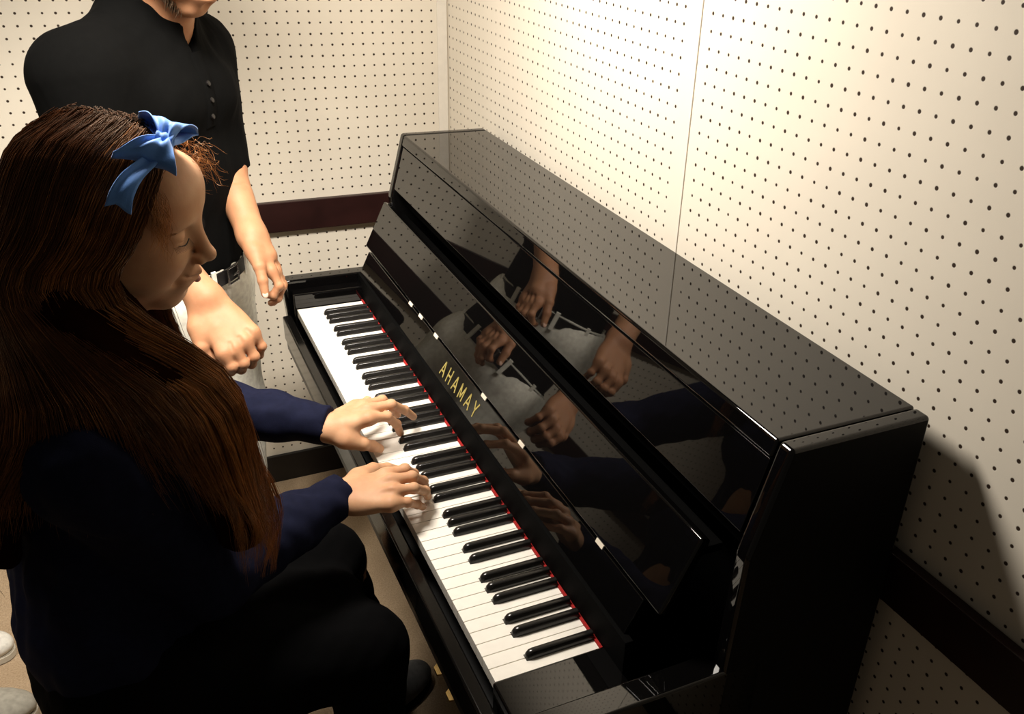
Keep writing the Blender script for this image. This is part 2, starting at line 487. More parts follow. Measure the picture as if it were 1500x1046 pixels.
def wob(P, freq, i=0, n=4):
    o = 0
    for j in range(n):
        k, ph = _WK[(i * n + j) % 24]; o = o + np.sin(P @ k * freq * (1 + .35 * j) + ph) / (1 + .5 * j)
    return o / n

# ------------------------------------------------------------------ skin, cloth, hair materials
def skin(name, base, red, spots=.0):
    m, nt, b = new_mat(name)
    n = noise(nt, 30, 4); n2 = noise(nt, 260, 3)
    c = ramp(nt, n.outputs['Fac'], [(.3, red), (.65, base)])
    L(nt, c, b.inputs['Base Color'])
    b.inputs['Roughness'].default_value = .55; b.inputs['Specular IOR Level'].default_value = .3
    b.inputs['Subsurface Weight'].default_value = .18
    b.inputs['Subsurface Radius'].default_value = (.011, .004, .002); b.inputs['Subsurface Scale'].default_value = .6
    bump(nt, b, n2.outputs['Fac'], .12, .0008)
    return m
M['skin_w'] = skin('fair_skin', (.61, .35, .20), (.53, .27, .145))
M['skin_m'] = skin('tanned_skin', (.44, .22, .115), (.38, .175, .088))
def hairmat(name, c0, c1, c2, rough=.34):
    m, nt, b = new_mat(name)
    at = N(nt, 'ShaderNodeAttribute', attribute_name='tone')
    n = noise(nt, 40, 3)
    f = math_(nt, 'ADD', math_(nt, 'MULTIPLY', at.outputs['Fac'], .7), math_(nt, 'MULTIPLY', n.outputs['Fac'], .3))
    L(nt, ramp(nt, f, [(.1, c0), (.5, c1), (.95, c2)]), b.inputs['Base Color'])
    b.inputs['Roughness'].default_value = rough
    L(nt, math_(nt, 'MULTIPLY', math_(nt, 'GREATER_THAN', at.outputs['Fac'], -.5), .62), b.inputs['Specular IOR Level'])
    b.inputs['Anisotropic'].default_value = .4; b.inputs['Specular Tint'].default_value = (1, .70, .42, 1)
    return m
M['hair_w'] = hairmat('auburn_hair', (.010, .003, .0015), (.085, .025, .007), (.62, .25, .065))
M['hair_m'] = hairmat('dark_brown_hair', (.010, .005, .003), (.02, .012, .008), (.05, .03, .02), .7)
M['bow'] = plain('blue_satin_ribbon', (.11, .30, .78), .6, noise_amt=.06, sheen=.3, bump_s=.15, bscale=700)
def cloth(name, col, rough=.85, sheen=.0, bs=.25, scale=900):
    m = plain(name, col, rough, noise_amt=.14, nscale=90, bump_s=bs, spec=.08, sheen=sheen, bscale=scale); return m
M['navy'] = cloth('navy_blouse', (.0075, .009, .024))
M['blackdress'] = cloth('black_skirt', (.0010, .0010, .0012), .95)
M['blackshirt'] = cloth('black_henley', (.0014, .0014, .0013), .95)
M['trouser'] = cloth('off_white_twill', (.90, .86, .75), .8, bs=.3, scale=1400)
M['leather'] = plain('black_leather', (.006, .005, .005), .35, spec=.5)
M['metal'] = plain('steel', (.5, .48, .45), .25, metal=1)
M['tongue'] = plain('tan_leather', (.22, .09, .03), .5)
M['grey_shoe'] = cloth('grey_suede', (.10, .10, .10), .9)
M['lash'] = plain('dark_lashes', (.01, .005, .004), .6)
M['lip'] = plain('pink_lips', (.55, .24, .18), .4, noise_amt=.05, sss=.1)
M['nail'] = plain('finger_nail', (.80, .52, .40), .28, noise_amt=.03)

# ------------------------------------------------------------------ hands
def finger(prims, pts, r0, r1, k=.004):
    """pts: mcp, pip, dip, tip"""
    n = len(pts) - 1
    rs = [r0 + (r1 - r0) * i / n for i in range(n + 1)]
    for i in range(n):
        prims.append(Cap(pts[i], pts[i + 1], rs[i], rs[i + 1], k))
        if 0 < i: prims.append(Ell(pts[i], (rs[i] * 1.07,) * 3, k=.003))
def hand(prims, wrist, fing, thumb, up, rw=.022, scale=1., nails=None):
    up = unit(up); wrist = np.array(wrist, float)
    fing = [[np.array(p, float) for p in f] for f in fing]
    R = [.0088, .0090, .0086, .0074]
    mc = []
    for i, f in enumerate(fing):
        r = R[i] * scale
        finger(prims, f, r * 1.04, r * .76)
    # palm: metacarpals fan from the wrist
    side = unit(fing[0][0] - fing[3][0])
    for i, f in enumerate(fing):
        w0 = wrist + side * (.012 - .008 * i) * scale
        mid = (w0 + f[0]) / 2 + up * .001
        prims.append(Cap(w0 - up * .002, f[0] - up * .0035 * scale, .0145 * scale, .0105 * scale, .014))
    c = (wrist + (fing[0][0] + fing[3][0]) / 2) / 2
    prims.append(Ell(c - up * .008 * scale + (fing[1][0] - wrist) * .06, np.array((np.linalg.norm(fing[1][0] - wrist) * .52, .036 * scale, .014 * scale)),
                     np.stack([unit(fing[1][0] - wrist), side, np.cross(unit(fing[1][0] - wrist), side)], 1), .012))
    thumb = [np.array(p, float) for p in thumb]
    prims.append(Cap(wrist + side * .012 * scale - up * .006, thumb[0], .015 * scale, .0145 * scale, .012))
    prims.append(Cap(thumb[0], thumb[1], .0145 * scale, .0115 * scale, .012))
    prims.append(Cap(thumb[1], thumb[2], .0108 * scale, .0098 * scale, .004))
    prims.append(Cap(thumb[2], thumb[3], .0098 * scale, .0078 * scale, .004))
    prims.append(Ell(thumb[1], (.0112 * scale,) * 3, k=.004))
    # web between thumb and index
    a = thumb[0] * .45 + thumb[1] * .55; b_ = wrist * .45 + fing[0][0] * .55
    prims.append(Cap(a, b_, .008 * scale, .0085 * scale, .012))
    # shallow furrows between knuckles
    for i in range(3):
        m = (fing[i][0] + fing[i + 1][0]) / 2 + up * .0133 * scale
        d = unit(fing[i][0] - wrist)
        prims.append(Cap(m - d * .014, m + d * .006, .0022, .0032, .005, sub=True))
def nails_for(tips, r, ups):
    """thin nail plates on the finger tips: list of (dip, tip, up)"""
    out = []
    for (a, b, up) in tips:
        a = np.array(a, float); b = np.array(b, float); d = unit(b - a); up = unit(np.array(up) - d * (np.array(up) @ d)); s = np.cross(d, up)
        c = b + up * r * .56 + d * r * .15
        out.append(Ell(c, (r * .75, r * .62, r * .26), np.stack([d, s, up], 1), 0))
    return out

# ------------------------------------------------------------------ heads
def head_prims(H, Rm, s=1., male=False, smile=.0):
    """Rm columns: forward, left, up. Returns skin prims. Units metres, adult head"""
    def W(f, l, u): return H + Rm @ (np.array([f, l, u]) * s)
    def E(f, l, u, rf, rl, ru, k=.02, sub=False, R=None): return Ell(W(f, l, u), np.array([rf, rl, ru]) * s, Rm if R is None else Rm @ R, k * s, sub)
    def K(a, b, ra, rb, k=.01, sub=False): return Cap(W(*a), W(*b), ra * s, rb * s, k * s, sub)
    p = [E(-.012, 0, .030, .096, .074, .084), E(.030, 0, .000, .062, .066, .088, .03), E(.012, 0, -.055, .062, .058, .052, .04),
         E(.056, 0, -.098, .024, .026, .018, .035), K((.060, .012, -.101), (.060, -.012, -.101), .012, .012, .02),
         E(.070, 0, .046, .030, .054, .040, .025)]
    # cheeks, jaw sides
    for l in (1, -1):
        p += [E(.058, .034 * l, -.032, .026, .022, .022, .03), K((.045, .040 * l, -.060), (-.005, .056 * l, -.050), .018, .020, .03),
              E(.072, .028 * l, .024, .018, .022, .008, .014)]
    # eye sockets, then lids
    for l in (1, -1):
        p += [E(.100, .031 * l, .001, .016, .0155, .0115, .012, True), E(.074, .031 * l, .001, .0165, .0165, .0145, .004)]
        p += [K((.0895, .021 * l, -.0035), (.087, .041 * l, -.0035), .0012, .0012, .002, True)]
    # nose
    p += [K((.090, 0, .012), (.109, 0, -.030), .0076, .0084, .012), E(.1105, 0, -.033, .0098, .0092, .0084, .008)]
    for l in (1, -1):
        p += [E(.101, .0110 * l, -.038, .0095, .0068, .0070, .006), E(.1055, .0055 * l, -.0445, .0036, .0030, .0028, .002, True)]
    # mouth mound, lips
    p += [E(.078, 0, -.066, .020, .026, .020, .02)]
    up = .0 if not smile else .006
    for l in (1, -1):
        p += [K((.0985, 0, -.0605), (.0865, .021 * l, -.0655 + up), .0042, .0022, .004), K((.0960, 0, -.0735), (.0855, .019 * l, -.0685 + up), .0050, .0022, .005),
              K((.104, 0, -.0668), (.0895, .022 * l, -.0668 + up * 1.1), .0013, .0012, .0025, True),
              K((.099, .016 * l, -.040), (.082, .033 * l, -.064), .0022, .0030, .010, True)]
    p += [K((.098, 0, -.083), (.092, .0, -.085), .006, .006, .014, True)]
    # ears
    for l in (1, -1):
        Re = np.array([[.95, 0, .3], [0, 1, 0], [-.3, 0, .95]])
        p += [E(-.008, .074 * l, -.010, .017, .007, .031, .006, R=Re), E(-.004, .083 * l, -.008, .010, .005, .020, .004, True, R=Re)]
    return p, W

# ------------------------------------------------------------------ hair strands as real tubes
def catmull(P, n):
    P = np.asarray(P, float); m = len(P); Q = np.vstack([2 * P[0] - P[1], P, 2 * P[-1] - P[-2]])
    t = np.linspace(0, m - 1 - 1e-9, n); i = t.astype(int); u = (t - i)[:, None]
    p0, p1, p2, p3 = Q[i], Q[i + 1], Q[i + 2], Q[i + 3]
    return .5 * (2 * p1 + (p2 - p0) * u + (2 * p0 - 5 * p1 + 4 * p2 - p3) * u * u + (3 * p1 - p0 - 3 * p2 + p3) * u ** 3)
def strands_mesh(name, S_, rad, tones):
    """S_: list of (n,3) polylines -> 4 sided tapering tubes"""
    V, Q, T = [], [], []; n0 = 0; K = 4
    for st, r, tn in zip(S_, rad, tones):
        n = len(st); t = np.gradient(st, axis=0); t /= np.linalg.norm(t, axis=1)[:, None] + 1e-9
        ref = np.array([.31, -.47, .83]); a = np.cross(t, ref); a /= np.linalg.norm(a, axis=1)[:, None] + 1e-9; b = np.cross(t, a)
        u = np.linspace(0, 1, n); rr = r * np.clip(1.15 - u ** 3, .12, 1)
        ring = [st + (a * math.cos(q) + b * math.sin(q)) * rr[:, None] for q in (0, PI / 2, PI, 1.5 * PI)]
        v = np.stack(ring, 1).reshape(-1, 3); V.append(v); T.append(np.full(len(v), tn) + .45 * np.repeat(u, K) ** 2.5)
        i = np.arange(n - 1)[:, None] * K; j = np.arange(K)[None]; j2 = (j + 1) % K
        Q.append(np.stack([i + j, i + j2, i + K + j2, i + K + j], -1).reshape(-1, 4) + n0); n0 += len(v)
    V = np.concatenate(V); Q = np.concatenate(Q); me = mesh_np(name, V, Q)
    at = me.attributes.new('tone', 'FLOAT', 'POINT'); at.data.foreach_set('value', np.concatenate(T).astype(np.float32))
    return me
# ================================================================== the pianist
def frame(az, pitch, roll=0):
    f = V3(math.cos(pitch) * math.cos(az), math.cos(pitch) * math.sin(az), -math.sin(pitch))
    l = unit(np.cross(V3(0, 0, 1), f)); u = np.cross(f, l)
    if roll:
        l, u = l * math.cos(roll) + u * math.sin(roll), -l * math.sin(roll) + u * math.cos(roll)
    return np.stack([f, l, u], 1)
woman = empty('person', (-.42, .38, 0))
tag(woman, 'seated person playing the piano, long auburn hair, dark navy top, hands on the keys', 'person')
def child(o, par):
    o.parent = par; o.matrix_parent_inverse = Matrix.Translation(-Vector(par.location)) if par.parent is None else Matrix.Identity(4)
    return o
def np_obj(name, vq, mat, par, label=None):
    o = meshobj(name, mesh_np(name, *vq), mat); child(o, par)
    if label: o['label'] = label
    return o
WH = V3(-.3256, .365, 1.238); WR = frame(R_(-23), R_(11), R_(8)); WS = .93
hp, Wl = head_prims(WH, WR, WS, smile=1)
neck0 = V3(-.375, .385, 1.045)
hp += [Cap(Wl(-.03, 0, -.05), neck0, .050, .054, .03), Cap(neck0, V3(-.40, .385, 1.0), .056, .075, .04)]
headm = surface(hp, .0020)
body = [Cap((-.40, .385, .98), (-.41, .38, .62), .085, .085, .05), Cap((-.405, .22, .985), (-.405, .55, .985), .05, .05, .05),
        Cap((-.40, .21, .985), (-.300, .285, .755), .040, .033, .03), Cap((-.30, .285, .755), (-.105, .398, .750), .032, .021, .02),
        Cap((-.40, .56, .985), (-.225, .70, .775), .040, .033, .03), Cap((-.225, .70, .775), (-.075, .590, .765), .032, .021, .02),
        Cap((-.43, .29, .57), (-.10, .275, .545), .085, .055, .03), Cap((-.43, .47, .57), (-.10, .49, .555), .085, .055, .03),
        Cap((-.10, .275, .545), (-.10, .27, .10), .050, .033, .03), Cap((-.10, .49, .555), (.01, .645, .11), .050, .033, .03)]
bodym = surface(body, .006)
hA = []   # far hand: thumb and index arched, middle stretched over the black keys
hand(hA, (-.072, .588, .764),
     [[(-.002, .563, .7800), (.034, .572, .770), (.054, .586, .742), (.0640, .600, .7130)],
      [(.004, .585, .7840), (.047, .589, .782), (.075, .606, .756), (.096, .622, .7280)],
      [(.001, .607, .7800), (.040, .620, .776), (.062, .636, .748), (.074, .646, .7240)],
      [(-.008, .626, .7720), (.020, .645, .766), (.036, .658, .744), (.046, .668, .7200)]],
     [(-.044, .558, .750), (-.016, .553, .737), (.002, .560, .724), (.016, .566, .7120)], (-.1, -.1, 1))
hand(hA, (-.100, .398, .752),
     [[(-.020, .405, .7680), (.014, .411, .766), (.034, .430, .740), (.0430, .446, .7110)],
      [(-.018, .382, .7710), (.017, .384, .768), (.041, .404, .740), (.0510, .422, .7110)],
      [(-.022, .359, .7670), (.012, .360, .763), (.036, .380, .738), (.0470, .400, .7110)],
      [(-.031, .341, .7590), (-.004, .343, .752), (.016, .358, .732), (.0300, .376, .7110)]],
     [(-.052, .448, .743), (-.022, .470, .737), (.004, .481, .726), (.026, .489, .7120)], (-.08, -.05, 1))
hA += [Cap((-.14, .377, .747), (-.085, .404, .751), .0225, .0215, .012), Cap((-.115, .615, .768), (-.060, .584, .764), .0225, .0215, .012)]
handsm = surface(hA, .0016)
np_obj('body', join_np([headm, bodym, handsm]), M['skin_w'], woman)
nl = nails_for([((.002, .560, .724), (.016, .566, .712), (.2, -.6, .8)), ((.075, .606, .756), (.096, .622, .728), (.3, -.2, 1)), ((.054, .586, .742), (.064, .600, .713), (.8, -.3, .5)),
                ((.004, .481, .726), (.026, .489, .712), (.2, -.6, .8)), ((.034, .430, .740), (.043, .446, .711), (.8, .0, .5)),
                ((.041, .404, .740), (.051, .422, .711), (.8, 0, .5)), ((.036, .380, .738), (.047, .400, .711), (.8, 0, .5)), ((.016, .358, .732), (.030, .376, .711), (.7, -.2, .6))], .0075, None)
for q in nl: np_obj('fingernail', surface([q], .0011), M['nail'], woman)
# closed lids: lashes, brows, lips
def tube(pts, r, name, mat, par, taper=True, label=None, n=12):
    st = catmull(pts, n); me = strands_mesh(name, [st], [r], [.5]); o = meshobj(name, me, mat); child(o, par)
    if label: o['label'] = label
    return o
for l in (1, -1):
    lash = []
    for k in range(22):
        t = k / 21; a = .018 + .026 * t; f0 = .0925 - .011 * t * t; c0 = Wl(f0, a * l, -.0050 - .003 * math.sin(PI * t))
        lash.append(catmull([c0, Wl(f0 + .005, (a + .0015 + .003 * t) * l, -.009), Wl(f0 + .0075, (a + .003 + .005 * t) * l, -.0105)], 5))
    lash.append(catmull([Wl(.0925, .018 * l, -.0050), Wl(.0915, .031 * l, -.0082), Wl(.0815, .044 * l, -.0050)], 12))
    child(meshobj('eyelashes', strands_mesh('eyelashes', lash, [.00020] * 22 + [.0007], [.1] * 23), M['lash']), woman)
    br = []
    rr = random.Random(3)
    for k in range(120):
        t = rr.random(); a = .014 + .034 * t; f0 = .0975 - .020 * t * t; uu = .0195 + .006 * math.sin(PI * min(1, t * 1.25)) - .006 * t + rr.uniform(-.0022, .0022)
        br.append(catmull([Wl(f0 - .0005, a * l, uu), Wl(f0 + .001, (a + .004) * l, uu + .0015), Wl(f0 - .001, (a + .008) * l, uu + .001)], 4))
    child(meshobj('eyebrow', strands_mesh('eyebrow', br, [.00035] * 120, [.35] * 120), M['hair_w']), woman)
lipv = surface([Cap(Wl(.0993, 0, -.0612), Wl(.0880, .0185, -.0600), .0036, .0018, .002), Cap(Wl(.0993, 0, -.0612), Wl(.0880, -.0185, -.0600), .0036, .0018, .002),
                Cap(Wl(.0972, 0, -.0728), Wl(.0868, .0170, -.0640), .0042, .0018, .002), Cap(Wl(.0972, 0, -.0728), Wl(.0868, -.0170, -.0640), .0042, .0018, .002)], .0011)
np_obj('lips', lipv, M['lip'], woman)

# blouse with loose folded sleeves
def bl_disp(P): return .0060 * wob(P, 42, 1) + .0030 * wob(P * V3(1, 1, .6), 100, 3)
bl = [ECap((-.415, .385, .955), (-.435, .38, .70), .092, .105, (0, 1, 0), 1.42, .05), Ell((-.420, .38, .65), (.115, .160, .09), k=.05),
      ECap((-.40, .24, .985), (-.40, .53, .985), .058, .058, (1, 0, 0), 1.15, .05), Cap((-.385, .385, 1.015), (-.39, .385, .99), .066, .09, .03),
      Ell((-.345, .33, .90), (.065, .065, .065), k=.05), Ell((-.345, .45, .90), (.065, .065, .065), k=.05),
      Cap((-.392, .218, 1.005), (-.300, .285, .750), .064, .052, .05), Cap((-.300, .285, .750), (-.175, .362, .748), .050, .043, .03), Cap((-.175, .362, .748), (-.092, .402, .751), .041, .0345, .02),
      Cap((-.395, .555, .985), (-.225, .700, .770), .066, .050, .05), Cap((-.225, .700, .770), (-.150, .652, .768), .050, .043, .03), Cap((-.150, .652, .768), (-.066, .590, .765), .041, .0335, .02)]
def cuffclip(c, d, c2, d2):
    c, d, c2, d2 = map(np.array, (c, d, c2, d2)); d = unit(d); d2 = unit(d2)
    def f(P):
        a = (P - c) @ d; b = (P - c2) @ d2
        na = np.linalg.norm(P - c, axis=1); nb_ = np.linalg.norm(P - c2, axis=1)
        return np.maximum(np.where(na < .08, a, -1), np.where(nb_ < .08, b, -1))
    return f
blm = surface(bl, .0042, bl_disp, cuffclip((-.088, .404, .751), (.85, .45, 0), (-.062, .588, .765), (.82, -.55, 0)))
np_obj('blouse', blm, M['navy'], woman)
# dark lace yoke on the near shoulder
# long black skirt over the thighs
def sk_disp(P): return .006 * wob(P, 22, 2) + .002 * wob(P, 70, 4)
sk = [Ell((-.405, .38, .605), (.138, .190, .125), k=.04), Cap((-.41, .29, .575), (-.105, .275, .550), .096, .066, .05), Cap((-.41, .47, .575), (-.110, .49, .560), .096, .064, .05),
      Cap((-.30, .38, .575), (-.13, .38, .565), .08, .055, .05),
      Cap((-.105, .275, .545), (-.095, .27, .18), .062, .052, .03), Cap((-.110, .49, .555), (-.015, .61, .20), .060, .048, .03)]
skm = surface(sk, .0055, sk_disp)
np_obj('trousers', skm, M['blackdress'], woman, 'black loose trousers')
def shoe(name, heel, toe, w, mat, par=None, hgt=.055, sole=M['matte'], label=None, cat=None, high=False):
    heel = V3(*heel); toe = V3(*toe); d = unit(toe - heel); Ln = np.linalg.norm(toe - heel); s = V3(-d[1], d[0], 0)
    pr = [Ell(heel + d * .05 + V3(0, 0, hgt * .75), (.055, w * .80, hgt * .70), np.stack([d, s, V3(0, 0, 1)], 1), .03),
          Ell(heel + d * Ln * .68 + V3(0, 0, hgt * .58), (Ln * .34, w * 1.0, hgt * .55), np.stack([d, s, V3(0, 0, 1)], 1), .04),
          Cap(heel + d * .07 + V3(0, 0, hgt * 1.2), heel + d * Ln * .55 + V3(0, 0, hgt * .85), w * .55, w * .5, .03)]
    if high: pr.append(Cap(heel + d * .055 + V3(0, 0, hgt), heel + d * .05 + V3(0, 0, .10), w * .78, w * .80, .02))
    def cl(P): return .012 - P[:, 2] + heel[2]
    def dsp(P): return .0012 * wob(P, 120, 5)
    up = surface(pr, .0035, dsp, cl)
    if par is None:
        e = empty(name, tuple(heel)); tag(e, label, cat); par = e; nm = 'upper'
    else: nm = name
    o = np_obj(nm, up, mat, par)
    bm = bmesh.new(); n = 28; ring = []
    for i in range(n):
        a = 2 * PI * i / n; ca, sa = math.cos(a), math.sin(a)
        ll = Ln * .5 + .004; x = heel + d * (Ln * .5 + ll * ca) + s * (w * (1.0 if ca > -.2 else .86) + .003) * (abs(sa) ** .8 * (1 if sa > 0 else -1))
        ring.append(x)
    lo_r = [bm.verts.new((x[0], x[1], heel[2])) for x in ring]; hi_r = [bm.verts.new((x[0], x[1], heel[2] + .020)) for x in ring]
    bm.faces.new(lo_r[::-1]); bm.faces.new(hi_r)
    for i in range(n): bm.faces.new((lo_r[i], lo_r[(i + 1) % n], hi_r[(i + 1) % n], hi_r[i]))
    bmesh.ops.bevel(bm, geom=[e for e in bm.edges], offset=.003, segments=2, affect='EDGES')
    so = from_bm('sole' if nm == 'upper' else 'shoe_sole', bm, sole, None, R_(40)); child(so, par if nm == 'upper' else par)
    return par, pr
shoe('shoe', (-.13, .27, 0), (.10, .27, 0), .042, M['grey_shoe'], woman)
shoe('shoe', (-.035, .600, .0), (.122, .690, .0), .042, M['grey_shoe'], woman)

# hair
rg = np.random.RandomState(11)
def WLc(*a): return Wl(*a)
GU = [ # front near side ... round the back ... front far side; root, crown, temple, jaw, then down over shoulder
  [(.062, -.006, .108), (.066, -.050, .078), (.052, -.083, .020), (.036, -.096, -.055), (-.245, .243, 1.075), (-.222, .235, .950), (-.212, .240, .850), (-.222, .250, .760)],
  [(.035, -.008, .120), (.020, -.062, .094), (-.004, -.098, .015), (-.022, -.116, -.065), (-.275, .214, 1.065), (-.255, .195, .940), (-.245, .205, .860), (-.252, .215, .775)],
  [(.005, -.008, .125), (-.020, -.064, .098), (-.040, -.100, .010), (-.056, -.122, -.065), (-.352, .192, 1.085), (-.322, .172, 1.00), (-.300, .175, .910), (-.290, .185, .840)],
  [(-.030, -.006, .122), (-.062, -.052, .090), (-.085, -.080, .005), (-.100, -.106, -.075), (-.452, .225, 1.070), (-.500, .235, .970), (-.520, .230, .900), (-.525, .235, .840)],
  [(-.060, -.003, .108), (-.100, -.028, .070), (-.120, -.040, -.010), (-.136, -.052, -.090), (-.500, .270, 1.050), (-.520, .245, .930), (-.530, .235, .850), (-.530, .240, .790)],
  [(-.060, .003, .108), (-.104, .020, .068), (-.122, .025, -.010), (-.130, .026, -.095), (-.495, .370, 1.030), (-.530, .365, .930), (-.545, .365, .850), (-.545, .365, .790)],
  [(-.035, .006, .120), (-.070, .052, .088), (-.090, .078, .000), (-.100, .080, -.085), (-.465, .470, 1.020), (-.495, .490, .930), (-.505, .490, .850), (-.505, .490, .800)],
  [(.000, .008, .124), (-.024, .064, .094), (-.044, .094, .005), (-.055, .098, -.080), (-.400, .530, 1.050), (-.400, .560, .960), (-.395, .555, .880), (-.390, .550, .820)],
  [(.035, .008, .119), (.018, .064, .090), (-.004, .092, .010), (-.015, .094, -.070), (-.330, .505, 1.060), (-.310, .520, .960), (-.300, .515, .880), (-.300, .510, .820)],
  [(.062, .006, .104), (.048, .054, .078), (.020, .080, .015), (.006, .084, -.060), (-.285, .475, 1.070), (-.262, .490, .970), (-.255, .485, .890), (-.260, .480, .830)]]
NT = 26
GC = []
for g in GU:
    pts = [Wl(*g[i]) for i in range(4)] + [V3(*g[i]) for i in range(4, 8)]
    GC.append(catmull(pts, NT))
GC = np.array(GC)
def gpath(a):
    """a in 0..len-1 -> interpolated guide"""
    a = min(max(a, 0), len(GC) - 1 - 1e-6); i = int(a); u = a - i
    p0, p1, p2, p3 = GC[max(i - 1, 0)], GC[i], GC[i + 1], GC[min(i + 2, len(GC) - 1)]
    return .5 * (2 * p1 + (p2 - p0) * u + (2 * p0 - 5 * p1 + 4 * p2 - p3) * u * u + (3 * p1 - p0 - 3 * p2 + p3) * u ** 3)
axis0 = Wl(-.015, 0, 0)
hb = []
for a in np.linspace(.35, 8.7, 26):
    p = gpath(a); inn = []
    for j in range(0, NT, 2):
        bw = min(1, max(0, (j / (NT - 1) - .25) / .35)); bw = bw * bw * (3 - 2 * bw)
        c = axis0 * (1 - bw) + V3(-.385, .37, p[j][2]) * bw
        inn.append(p[j] + unit(c - p[j]) * .0245)
    for j in range(len(inn) - 1):
        if j * 2 > NT * (.80 if a < 1.5 else (.52 if a < 2.9 else .74)): break
        hb.append(Cap(inn[j], inn[j + 1], .0155, .0155, .012))
def hd(P): return .0016 * wob(P * V3(1, 1, .15), 330, 2)
hbv, hbq = surface(hb, .0042, hd)
def hair_strands(count, arange, rr0=.00042):
    out, rad, ton = [], [], []
    ncl = max(8, count // 34)
    cl_a = rg.uniform(arange[0], arange[1], ncl); cl_ph = rg.uniform(0, 6.28, (ncl, 2)); cl_amp = rg.uniform(.3, 1, ncl); cl_len = rg.uniform(.86, 1.03, ncl); cl_d = rg.uniform(-.004, .006, ncl); cl_t = rg.uniform(.0, .28, ncl) + np.where(cl_a < 1.3, .30, 0)
    u = np.linspace(0, 1, NT)
    for k in range(count):
        c = rg.randint(ncl); w = rg.randn() * .16
        p = gpath(cl_a[c] + w); pc = gpath(cl_a[c])
        conv = (np.clip((u - .35) / .65, 0, 1) ** 1.3 * .85)[:, None]
        q = p * (1 - conv) + pc * conv
        bw = np.clip((u - .25) / .35, 0, 1)[:, None]; bw = bw * bw * (3 - 2 * bw); cen = axis0 * (1 - bw) + np.stack([np.full(NT, -.385), np.full(NT, .37), q[:, 2]], 1) * bw
        nrm = q - cen; nrm /= np.linalg.norm(nrm, axis=1)[:, None]
        tg = np.gradient(q, axis=0); tg /= np.linalg.norm(tg, axis=1)[:, None]; sd = np.cross(tg, nrm)
        wave = np.clip((u - .28) / .6, 0, 1) ** 1.4
        ph = cl_ph[c]
        q = q + nrm * (cl_d[c] * np.clip(u * 3, 0, 1) + rg.uniform(-.004, .0035) + .010 * cl_amp[c] * wave * np.sin(u * 17 + ph[0]))[:, None] \
              + sd * (.011 * cl_amp[c] * wave * np.sin(u * 14 + ph[1]) + rg.randn() * .0022 * np.clip(u * 4, .3, 1) + .0010 * np.sin(u * 60 + rg.uniform(0, 6)))[:, None]
        q[:4] += (rg.randn(3) * .0028 - nrm[0] * .002) * np.array([1, .8, .5, .2])[:, None]
        aa = cl_a[c]; lim = 1.0 if aa < 1.5 else (.84 if aa < 2.9 else .92)
        m = int(NT * min(1, lim * cl_len[c] * rg.uniform(.88, 1.0))); q = q[:max(m, 10)]
        out.append(q); rad.append(rr0 * rg.uniform(.8, 1.25)); ton.append(np.clip(cl_t[c] + rg.uniform(-.08, .2), 0, 1))
    return out, rad, ton
s1, r1, t1 = hair_strands(5200, (0.0, 5.2)); s2, r2, t2 = hair_strands(1100, (5.2, 9.0), .0005)
s1 += s2; r1 += r2; t1 += t2
# short curls round the forehead and temple
for k in range(360):
    far = k < 270
    if far and k % 2: continue
    if far: root = Wl(rg.uniform(.055, .088), rg.uniform(.020, .062), rg.uniform(.060, .092)); dr = unit(WR @ V3(.50, .50, .0) + rg.randn(3) * .45); ln = rg.uniform(.012, .036)
    else: root = Wl(rg.uniform(.058, .076), rg.uniform(-.068, -.050), rg.uniform(.030, .075)); dr = WR @ unit([.35, -.45, -.6]); ln = rg.uniform(.015, .034)
    a = unit(np.cross(dr, rg.randn(3))); b = np.cross(dr, a); u = np.linspace(0, 1, 12); A = rg.uniform(.003, .009); w = rg.uniform(4, 9)
    q = root + np.outer(u * ln, dr) + np.outer(A * u * np.sin(w * u), a) + np.outer(A * u * np.cos(w * u), b) + np.outer(-.018 * u * u, [0, 0, 1])
    s1.append(q); r1.append(.00022); t1.append(rg.uniform(.5, .95))
# fine flyaways over the crown
for k in range(260):
    p = gpath(rg.uniform(0, 6)); j0 = rg.randint(0, 8); q = p[j0:j0 + 9].copy()
    nrm = unit(q[4] - axis0); q += np.outer(np.linspace(0, 1, 9) ** 1.5 * rg.uniform(.004, .016), nrm) + rg.randn(3) * .002
    s1.append(q); r1.append(.00024); t1.append(rg.uniform(.3, .7))
sme = strands_mesh('hair', s1, r1, t1)
bv = bpy.data.meshes.new('hb')
# merge base volume and strands
nv = len(sme.vertices); sv = np.empty(nv * 3, np.float32); sme.vertices.foreach_get('co', sv); sq = np.empty(len(sme.polygons) * 4, np.int32); sme.loops.foreach_get('vertex_index', sq)
tn = np.empty(nv, np.float32); sme.attributes['tone'].data.foreach_get('value', tn)
V_, Q_ = join_np([(sv.reshape(-1, 3), sq.reshape(-1, 4)), (hbv, hbq)])
hme = mesh_np('hair', V_, Q_); at = hme.attributes.new('tone', 'FLOAT', 'POINT'); at.data.foreach_set('value', np.concatenate([tn, np.full(len(hbv), -1, np.float32)]))
bpy.data.meshes.remove(sme); bpy.data.meshes.remove(bv)
child(meshobj('hair', hme, M['hair_w']), woman)

